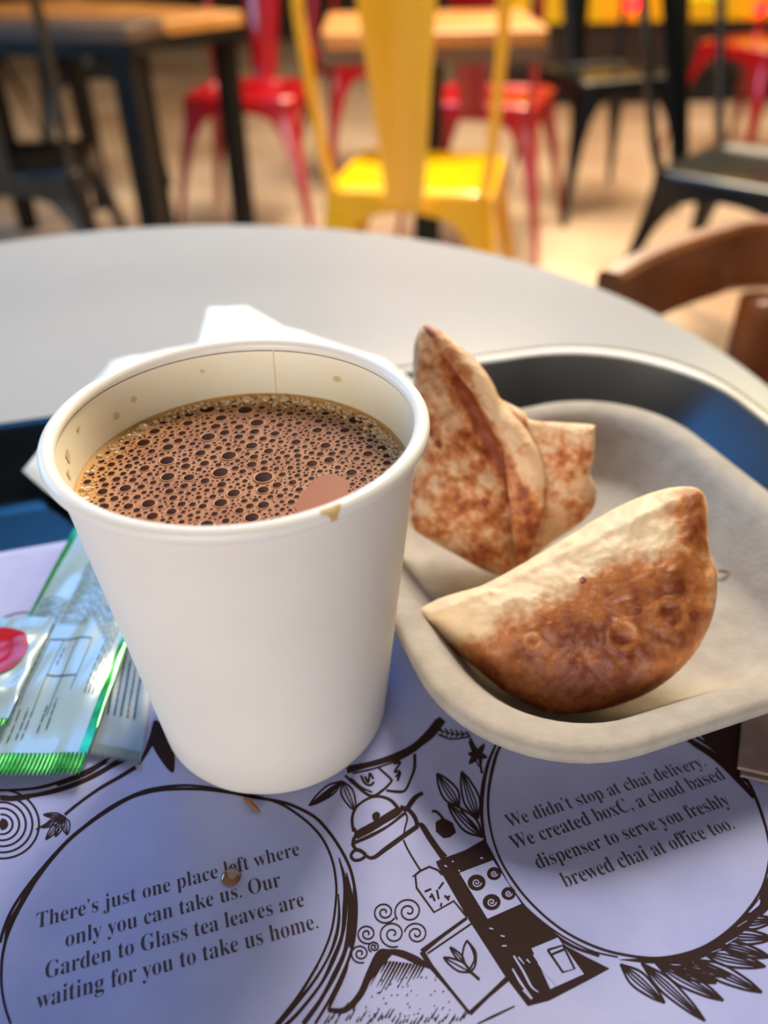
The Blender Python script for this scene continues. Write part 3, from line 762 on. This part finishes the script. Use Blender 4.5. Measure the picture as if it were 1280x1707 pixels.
m_green = mat('glossy_green_foil', '#0a9a38', 0.16, metal=.35, noise=('#067a2c', 300, .4, .6), coat=.5)
m_red = mat('glossy_red_print', '#a00f18', 0.3, noise=('#7c0a14', 120, .4, .65), coat=.1)
m_txt = mat('navy_small_print', '#2c4450', 0.5)
m_dark = mat('dark_navy_print', '#15262f', 0.35)
m_orange = mat('orange_print', '#e0881c', 0.3)
def small_print(P, parent, rows, name='small_print', m=m_txt, dz=.00042):
    """rows of tiny word-long dashes: (u, v0, v1, thickness) running along the sachet"""
    V = []; Fc = []
    for u, v0, v1, tk in rows:
        v = v0
        while v < v1:
            l_ = random.uniform(.012, .035); e = min(v1, v+l_); n = len(V)
            ks = 2
            for s in range(ks+1):
                vv = v+(e-v)*s/ks; V.append(P(u-tk/2, vv, 1, dz)); V.append(P(u+tk/2, vv, 1, dz))
            for s in range(ks): Fc.append((n+2*s, n+2*s+1, n+2*s+3, n+2*s+2))
            v = e+random.uniform(.006, .012)
    return obj(name, V, Fc, m, parent, smooth=False)
def tex_green(root, P, patch):
    patch('green_edge', .93, 1.0, .05, 1, m_green); patch('green_edge', 0, .06, .05, 1, m_green)
    rows = []
    for i, u in enumerate(np.linspace(.88, .62, 10)): rows.append((u, .24 if i < 3 else .40+.015*i, .86, .011))
    for u in np.linspace(.59, .36, 9): rows.append((u, .50, .92, .009))
    for u in np.linspace(.32, .10, 12): rows.append((u, .14, .62, .007))
    rows += [(.62, .13, .22, .012), (.56, .12, .2, .012), (.5, .34, .41, .01), (.42, .10, .19, .012), (.36, .09, .19, .01), (.46, .1, .18, .01)]
    small_print(P, root, rows)
    V = []; Fc = []
    for (u0, v0, u1, v1) in ((.46, .17, .46, .44), (.58, .17, .58, .44), (.70, .25, .70, .44), (.46, .44, .70, .44), (.46, .30, .70, .30), (.34, .20, .34, .44), (.34, .44, .46, .44)):
        n = len(V); tk = .0035
        for s in range(7):
            u, v = u0+(u1-u0)*s/6, v0+(v1-v0)*s/6
            if u0 == u1: V += [P(u-tk, v, 1, .0002), P(u+tk, v, 1, .0002)]
            else: V += [P(u, v-tk*.6, 1, .0002), P(u, v+tk*.6, 1, .0002)]
        for s in range(6): Fc.append((n+2*s, n+2*s+1, n+2*s+3, n+2*s+2))
    obj('table_rules', V, Fc, m_txt, root, smooth=False)
def tex_grey(root, P, patch):
    patch('dark_print_panel', .0, 1, .62, 1, m_dark, .00008)
    small_print(P, root, [(u, .22, .60 if i % 2 else .55, .024) for i, u in enumerate(np.linspace(.08, .86, 11))], m=m_dark)
    small_print(P, root, [(u, .66, .95, .03) for u in (.2, .45, .7)], 'pale_small_print', m_foilg)
def tex_red(root, P, patch):
    n = 26
    for nm, cu, cv, ru, rv, m, dz in (('tomato_print', .50, .60, .42, .28, m_red, .0006), ('orange_mark', .50, .5, .07, .04, m_orange, .0009)):
        V = [P(cu, cv, 1, dz)]; Fc = []
        for ring in range(1, 7):
            for k in range(n):
                a = 2*math.pi*k/n; s = ring/6; V.append(P(cu+ru*s*math.cos(a), cv+rv*s*math.sin(a), 1, dz))
        for k in range(n): Fc.append((0, 1+k, 1+(k+1) % n))
        for ring in range(5):
            for k in range(n):
                a = 1+ring*n; Fc.append((a+k, a+(k+1) % n, a+n+(k+1) % n, a+n+k))
        obj(nm, V, Fc, m, root)
    patch('pale_edge', .90, 1, .05, 1, m_foilw, .0001)
# under-lying grey sachet
q = [at(150, 1262, .0016), at(234, 1273, .0016)]
ax = np.array([-.0026, .0262, 0])/np.linalg.norm([-.0026, .0262, 0])
g0, g1 = at(152, 1254, .0016), at(234, 1272, .0016)
ldir = (at(264, 1188, .0016)-g1); ldir /= np.linalg.norm(ldir)
ldir = np.array([-.10, .995, 0])
sachet('sachet', [g0+np.array([-.010, .002, 0]), g1, g1+ldir*.060, g0+np.array([-.010, .002, 0])+ldir*.060], .0012, m_foilg, 'grey sachet with dark small print half under the green-edged sachet', tex_grey, None, m_foilg, seed=4, crink=.00012)
# green-edged sachet on top
br = at(134, 1286, .0042); tr = at(217, 1066, .0042); tl = at(150, 934, .0042)
ed = (tr-br); ed /= np.linalg.norm(ed); wd = np.array([-ed[1], ed[0], 0]); 
WS = .0335; LS = .100
nl = br+wd*WS+np.array([0, -.001, 0])
sachet('sachet', [nl, br, br+ed*LS, nl+ed*LS], .0034, m_foilw, 'glossy white sachet with green edges and small print leaning against the cup', tex_green, None, m_green, seed=1, crink=.00022)
# sachet with the red tomato print, at the far left
t0 = at(-26, 1218, .0072); t1 = at(20, 1150, .0085); t2 = at(80, 1056, .0085); t3 = at(-30, 1060, .0072)
e_ = np.array([.02, .999, 0]); e_ /= np.linalg.norm(e_)
w_ = np.array([-.999, .02, 0]); c0_ = np.array([-.0672, -.012, .0075])
sachet('sachet', [c0_+w_*.030, c0_, c0_+e_*.040, c0_+w_*.030+e_*.040], .0036, m_foilw, 'glossy sachet with a red tomato print at the left edge of the photo', tex_red, None, m_green, seed=2, crink=.0003)

# ------------------------------------------------------------------ napkins
m_tissue = mat('white_tissue', '#dfe6e8', 0.85, noise=('#e8edee', 60, .4, .6), bump=(500, .2, .0005))
def tray_z(x, y):
    q = rot2((x, y), -YAW); d_ = Y1-q[1]
    if d_ < 0: return .0176-.02*min(.1, -d_)
    return float(np.interp(d_, [0, .007, .012, .030, .040, .06], [.0182, .0180, .0155, .0040, .0022, .0016]))
def on_tray(px, py):
    z = .01
    for _ in range(30):
        p = at(px, py, z); z = .5*z+.5*(tray_z(p[0], p[1])+.0012)
    return at(px, py, z)
def napkin(outl, centre, label, m=m_tissue, fn=on_tray, rings_=14, amp=.0005):
    O = catmull(outl, 5, True) if False else [np.array(q, float) for a, b in zip(outl, outl[1:]+outl[:1]) for q in np.linspace(a, b, 8, endpoint=False)]
    N = len(O); C0 = np.array(centre, float); V = []; Fc = []
    for i in range(rings_+1):
        s = 1-i/rings_*.999
        for q in O:
            p = C0+(q-C0)*s; w3 = fn(p[0], p[1]); w3 = w3+np.array([0, 0, amp*vnoise(p[0], p[1], 18, 1)]); V.append(w3)
    for i in range(rings_):
        for j in range(N): Fc.append((i*N+j, i*N+(j+1) % N, (i+1)*N+(j+1) % N, (i+1)*N+j))
    o = obj('paper_napkin', V, Fc, m); md = o.modifiers.new('thickness', 'SOLIDIFY'); md.thickness = .0006; md.offset = 1
    return tag(o, label, 'napkin')
napkin([(38, 786), (110, 700), (186, 603), (330, 575), (347, 516), (412, 513), (470, 545), (545, 570), (640, 603), (694, 640), (670, 700), (560, 760), (300, 830), (135, 868)], (390, 690), 'white paper napkin lying behind the cup over the far tray rim')
m_slip = mat('brownish_grey_paper', '#8d7872', 0.8, noise=('#7c6862', 70, .4, .6))
pts = [at(1240, 1168, .0022), at(1228, 1282, .0022), at(1290, 1296, .0022), at(1420, 1230, .0022), at(1400, 1110, .0022)]
mb = MB(); mb.loft([[tuple(p) for p in pts], [tuple(p+np.array([.0004, .0003, .0006])) for p in pts]])
mb.loft([[tuple(p+np.array([.0006, -.0012, -.0014])) for p in pts], [tuple(p+np.array([.0010, -.0010, -.0009])) for p in pts]])
o = mb.build('folded_paper', m_slip, smooth=False); tag(o, 'folded greyish brown paper at the right edge under the bowl rim', 'paper')

# ------------------------------------------------------------------ bent-wood chair at the right of the table
m_wood = mat('reddish_brown_wood', '#8a4c22', 0.35, noise=('#6a3615', 14, .35, .65, 6), coat=.3)
m_seatw = mat('golden_wood_seat', '#8f6a2c', 0.4, noise=('#76521e', 10, .35, .65))
ch = thing('wooden_chair', 'brown bent-wood chair pulled up to the right of the round table', 'chair', (0.42, 0.36, FL))
bx, by = .42, .36
ztop = -.036
arc = [at(1040, 458, ztop), at(1090, 430, ztop), at(1150, 405, ztop), at(1215, 385, ztop), at(1280, 372, ztop)]
arc = [(p[0]-bx, p[1]-by) for p in arc]
arc += [(.02, .148), (.11, .128), (.18, .07), (.215, -.01), (.22, -.09)]
arc = [tuple(p) for p in catmull(arc, 5)]
rings = []; zt = ztop-FL; hB, tB = .056, .020
for i, p in enumerate(arc):
    q0, q1 = np.array(arc[max(0, i-1)]), np.array(arc[min(len(arc)-1, i+1)]); t_ = (q1-q0)/np.linalg.norm(q1-q0); nn = np.array([-t_[1], t_[0]])
    def pt(o_, z): return (p[0]+nn[0]*o_, p[1]+nn[1]*o_, z)
    b_ = .004
    rings.append([pt(0, zt-hB+b_), pt(0, zt-b_), pt(b_, zt), pt(tB-b_, zt), pt(tB, zt-b_), pt(tB, zt-hB+b_), pt(tB-b_, zt-hB), pt(b_, zt-hB)])
mb = MB(); mb.loft(rings); mb.build('backrest', m_wood, ch, ang=35)
def post(x, y, dx, dy, z1, r1=.017, r0=.012):
    mb = MB(); mb.tube([(x+dx, y+dy, 0), (x+dx*.5, y+dy*.5, z1*.5), (x, y, z1)], [r0, r1, r1], 14); return mb.build('leg', m_wood, ch)
pa = at(1262, 500, -.09); post(pa[0]-bx+.006, pa[1]-by-.004, -.02, -.03, zt-hB+.004, .021, .016)
pB = at(1030, 492, -.07); post(arc[2][0]+.0, arc[2][1]+.012, -.01, .0, zt-hB+.004)
post(.205, -.02, .02, -.02, zt-hB+.004); post(.21, .06, .03, .02, .44)
rings = []
for d_, z in ((.012, .425), (0, .430), (0, .446), (.006, .452), (.03, .449), (.10, .446)):
    rings.append([(x, y, z) for x, y in rrect(-.16+d_, .235-d_, -.12+d_, .13-d_, .07-d_*.5, 8)])
mb = MB(); mb.loft(rings); mb.build('seat', m_seatw, ch, ang=50)

# ------------------------------------------------------------------ metal cafe chairs
def mchair_mats(nm, c, c2, rough=.25, metal=.0):
    return mat(nm+'_enamelled_steel', c, rough, metal, noise=(c2, 3, .4, .6), coat=.2 if nm == 'black' else .7)
M_Y = mchair_mats('yellow', '#f2b705', '#eaa802'); M_R = mchair_mats('red', '#b3101c', '#a00c18'); M_K = mchair_mats('black', '#050809', '#070b0c', .28)
CHAIRS = {}
def metal_chair(key, m, label, x, y, rot, group=None):
    """pressed-steel cafe chair; its back is on the local -y side"""
    if key in CHAIRS:
        src = CHAIRS[key]; r_ = src.copy(); COL.objects.link(r_)
        for chd in list(src.children):
            c = chd.copy(); COL.objects.link(c); c.parent = r_
        r_.location = (x, y, FL); r_.rotation_euler = (0, 0, rot); r_['label'] = label; return r_
    t = thing('metal_chair', label, 'chair', (x, y, FL), rot, group or key+' metal cafe chairs'); CHAIRS[key] = t
    h = .18; zs = .45
    rings = []
    for d_, z in ((.004, zs-.075), (-.002, zs-.05), (0, zs-.012), (.004, zs-.003), (.012, zs), (.022, zs-.001), (.03, zs-.006), (.05, zs-.010), (.11, zs-.013)):
        rings.append([(px, py, z) for px, py in rrect(-h+d_, h-d_, -h+d_, h-d_, .045-d_*.2, 8)])
    mb = MB(); mb.loft(rings[2:], cap=False); n = len(rings[0]); mb.add([q for q in rings[-1]], [tuple(range(n))]); mb.build('seat', m, t, ang=50)
    # skirt with an arch on every side
    mb = MB()
    for k in range(4):
        a = k*math.pi/2; ca, sa_ = math.cos(a), math.sin(a); V = []; Fc = []; N = 16
        for i in range(N+1):
            u = -1+2*i/N; zz = zs-.045-.055*abs(u)**2.6
            for z, o_ in ((zs-.010, h), (zz, h+.004), (zz, h-.004), (zs-.010, h-.006)):
                px, py = u*(h-.03), -o_; V.append((px*ca-py*sa_, px*sa_+py*ca, z))
        for i in range(N):
            for j in range(4): a_ = i*4; Fc.append((a_+j, a_+(j+1) % 4, a_+4+(j+1) % 4, a_+4+j))
        mb.add(V, Fc)
    mb.build('skirt', m, t, ang=50)
    for sx in (-1, 1):
        for sy in (-1, 1):
            mb = MB(); rings = []
            for z, wd, out in ((0, .016, .062), (.06, .019, .054), (.16, .026, .040), (.26, .036, .024), (.33, .050, .012), (.38, .075, .004), (.41, .105, .001), (zs-.010, .13, 0)):
                cx, cy = (h+out)*sx, (h+out)*sy; r_ = min(.022, wd*.45); tk = .005
                L = [(cx-wd*sx, cy), (cx-r_*sx, cy), (cx-r_*.3*sx, cy-r_*.3*sy), (cx, cy-r_*sy), (cx, cy-wd*sy), (cx-tk*sx, cy-wd*sy), (cx-tk*sx, cy-(r_+tk*.4)*sy), (cx-(r_*.3+tk)*sx, cy-(r_*.3+tk)*sy), (cx-(r_+tk*.4)*sx, cy-tk*sy), (cx-wd*sx, cy-tk*sy)]
                rings.append([(q[0], q[1], z) for q in L])
            mb.loft(rings); mb.build('leg', m, t, ang=40)
    tb, hb = .165, .41
    pts = [(-tb+.005, -h+.015, zs-.01), (-tb-.006, -h-.01, zs+.06), (-tb-.02, -h-.06, zs+.27), (-tb-.018, -h-.085, zs+.36), (-tb+.01, -h-.098, zs+.405), (-.08, -h-.105, zs+.42), (.08, -h-.105, zs+.42), (tb-.01, -h-.098, zs+.405), (tb+.018, -h-.085, zs+.36), (tb+.02, -h-.06, zs+.27), (tb+.006, -h-.01, zs+.06), (tb-.005, -h+.015, zs-.01)]
    mb = MB(); mb.tube([tuple(q) for q in catmull(pts, 6)], .0115, 12); mb.build('back_frame', m, t)
    mb = MB(); rings = []
    for s in np.linspace(0, 1, 12):
        z = zs-.03+s*.45; y_ = -h-.004-.10*s**1.0; wd = .040+.038*s**1.1; 
        rings.append([(u*wd, y_-.012*abs(u)**3+o_, z) for u, o_ in [(-1, 0), (-.85, -.006), (-.5, -.001), (0, .002), (.5, -.001), (.85, -.006), (1, 0), (.85, .004), (.5, .007), (0, .010), (-.5, .007), (-.85, .004)]])
    mb.loft(rings); mb.build('back_slat', m, t, ang=50)
    return t
metal_chair('yellow', M_Y, 'yellow metal cafe chair with its back turned, behind the round table', .128, 1.83, R(-12))
metal_chair('red', M_R, 'red metal cafe chair behind the far left of the round table, its seat towards us', -.385, 2.92, R(172))
metal_chair('red', M_R, 'red metal cafe chair just right of the yellow chair, half hidden behind its frame', .385, 2.735, R(-20))
metal_chair('red', M_R, 'red metal cafe chair glimpsed between the yellow chair and the red one on the left', -.02, 3.62, R(20))
metal_chair('red', M_R, 'red metal cafe chair far back at the right edge of the photo', 1.62, 3.75, R(120))
metal_chair('black', M_K, 'black metal cafe chair at the left, nearest of the black ones on that side', -.86, 2.02, R(8))
metal_chair('black', M_K, 'black metal cafe chair far back at the left, beyond the dark-edged table', -1.12, 3.6, R(200))
metal_chair('black', M_K, 'black metal cafe chair farthest away at the upper left corner', -1.95, 4.25, R(160))
metal_chair('black', M_K, 'black metal cafe chair facing us in front of the yellow counter', .83, 3.12, R(198))
metal_chair('black', M_K, 'black metal cafe chair at the right above the wooden chair, with a shiny seat', .89, 1.80, R(228))

# ------------------------------------------------------------------ other tables
m_top = mat('honey_wood_top', '#c58a48', 0.4, noise=('#a86f34', 5, .35, .65, 6), coat=.2)
m_topd = mat('dark_wood_top', '#4a3a32', 0.45, noise=('#5a463a', 6, .35, .65), coat=.2)
def cafe_table(label, c, rot, sx, sy, ztop_, m, leg_pts, ped=False, edge=None, th=.035):
    t = thing('cafe_table', label, 'table', (c[0], c[1], FL), rot); z1 = ztop_-FL
    rings = [[(x, y, z) for x, y in rrect(-sx+d_, sx-d_, -sy+d_, sy-d_, .02, 5)] for d_, z in ((.003, z1-th), (0, z1-th+.003), (0, z1-.003), (.003, z1))]
    mb = MB(); mb.loft(rings); mb.build('tabletop', m, t, ang=35)
    if edge:
        mb = MB(); mb.box((-sx-.004, -sy-.004, z1-th-.03), (sx+.004, -sy+.014, z1-th)); mb.box((-sx-.004, sy-.014, z1-th-.03), (sx+.004, sy+.004, z1-th)); mb.box((-sx-.004, -sy, z1-th-.03), (-sx+.014, sy, z1-th)); mb.box((sx-.014, -sy, z1-th-.03), (sx+.004, sy, z1-th))
        mb.build('apron', edge, t, smooth=False)
    if ped:
        mb = MB(); mb.box((-.035, -.035, .02), (.035, .035, z1-th)); mb.build('pedestal', m_dmetal, t, smooth=False)
        mb = MB(); mb.box((-.16, -.16, 0), (.16, .16, .02)); mb.build('base', m_dmetal, t, smooth=False)
    for x, y in leg_pts:
        mb = MB(); mb.box((x-.026, y-.026, 0), (x+.026, y+.026, z1-th)); mb.build('leg', m_dmetal, t, smooth=False)
    return t
cafe_table('honey wood cafe table on a black pedestal behind the yellow chair', (.165, 2.20), R(0), .255, .22, -.06, m_top, [], True, m_topd)
hc = np.array([-.61, 2.335]); e1_ = np.array([math.cos(R(50)), math.sin(R(50))]); e2_ = np.array([-e1_[1], e1_[0]])
hc = hc+e1_*.21+e2_*.45
cafe_table('honey wood cafe table with black legs at the upper left', tuple(hc), R(50), .21, .45, -.075, m_top, [(-.16, -.40), (.16, -.40), (.16, .40), (-.16, .40)], False, m_dmetal)
dc = np.array([-.543, 2.085]); e1_ = np.array([.966, -.26]); e2_ = np.array([.26, .966]); dc = dc-e1_*.42+e2_*.10
cafe_table('narrow dark wood cafe table with a black metal frame in the upper left corner', tuple(dc), math.atan2(-.26, .966), .42, .10, -.05, m_topd, [(-.385, -.07), (.385, -.07), (.30, .07), (-.30, .07)], False, m_dmetal)

# ------------------------------------------------------------------ counter with yellow sign
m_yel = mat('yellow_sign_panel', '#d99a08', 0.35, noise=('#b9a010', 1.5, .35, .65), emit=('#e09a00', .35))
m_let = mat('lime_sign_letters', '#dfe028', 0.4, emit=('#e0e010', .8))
m_slat = mat('dark_brown_boards', '#2b211c', 0.6)
m_plinth = mat('black_plinth', '#0c1413', 0.5)
m_lamp = mat('red_lamp_glow', '#ff1020', 0.3, emit=('#ff0018', 14))
cx0, cx1, cy = .75, 3.4, 4.95
ct = thing('counter', 'serving counter with dark boards below a yellow front at the upper right', 'counter', (cx0, cy, FL))
mb = MB(); mb.box((0, 0.03, 0), (cx1-cx0, .6, .15)); mb.build('plinth', m_plinth, ct, smooth=False)
mb = MB()
for i in range(4): mb.box((0, .005, .152+i*.062), (cx1-cx0, .03, .152+i*.062+.058))
mb.box((0, .03, .15), (cx1-cx0, .6, .40)); mb.build('boarded_front', m_slat, ct, smooth=False)
mb = MB(); mb.box((0, -.02, .405), (cx1-cx0, .6, .95)); mb.build('yellow_front', m_yel, ct, smooth=False)
mb = MB(); mb.box((-.03, -.06, .95), (cx1-cx0+.03, .62, .99)); mb.build('countertop', m_slat, ct, smooth=False)
def letters(body, x, z, s, slant=.0):
    v, f = text_mesh(body, False, .01); V = [(x+q[0]*s+slant*q[1]*s, -.024, z+q[1]*s) for q in v]; n = len(V)
    return V, f
for b_, x, z, s in (('cule', .80, .50, .17), ('IW', 1.24, .56, .2)):
    mb = MB(); mb.add(*letters(b_, x, z, s, .1)); mb.build('sign_lettering', m_let, ct, smooth=False)
def ball_lamp(px, py, Y, r_, label):
    v = CD + ((px-640)/F_PX)*CR - ((py-853.5)/F_PX)*CU; p = CAM+v*((Y-CAM[1])/v[1])
    t = thing('lamp', label, 'lamp', tuple(p), 0, 'red lamps on the counter front')
    mb = MB(); mb.lathe([(r_*max(.02, math.cos(a)), r_*math.sin(a)) for a in np.linspace(-math.pi/2, math.pi/2, 12)], 20); mb.build('bulb', m_lamp, t)
    mb = MB(); mb.tube([(0, 0, 0), (0, cy-.024-Y, 0)], r_*.4, 10); mb.build('stem', m_dmetal, t)
ball_lamp(1054, 8, cy-.07, .028, 'small glowing red lamp on the counter left of the lime lettering')
ball_lamp(1268, 14, cy-.07, .028, 'small glowing red lamp on the counter at the right edge of the photo')
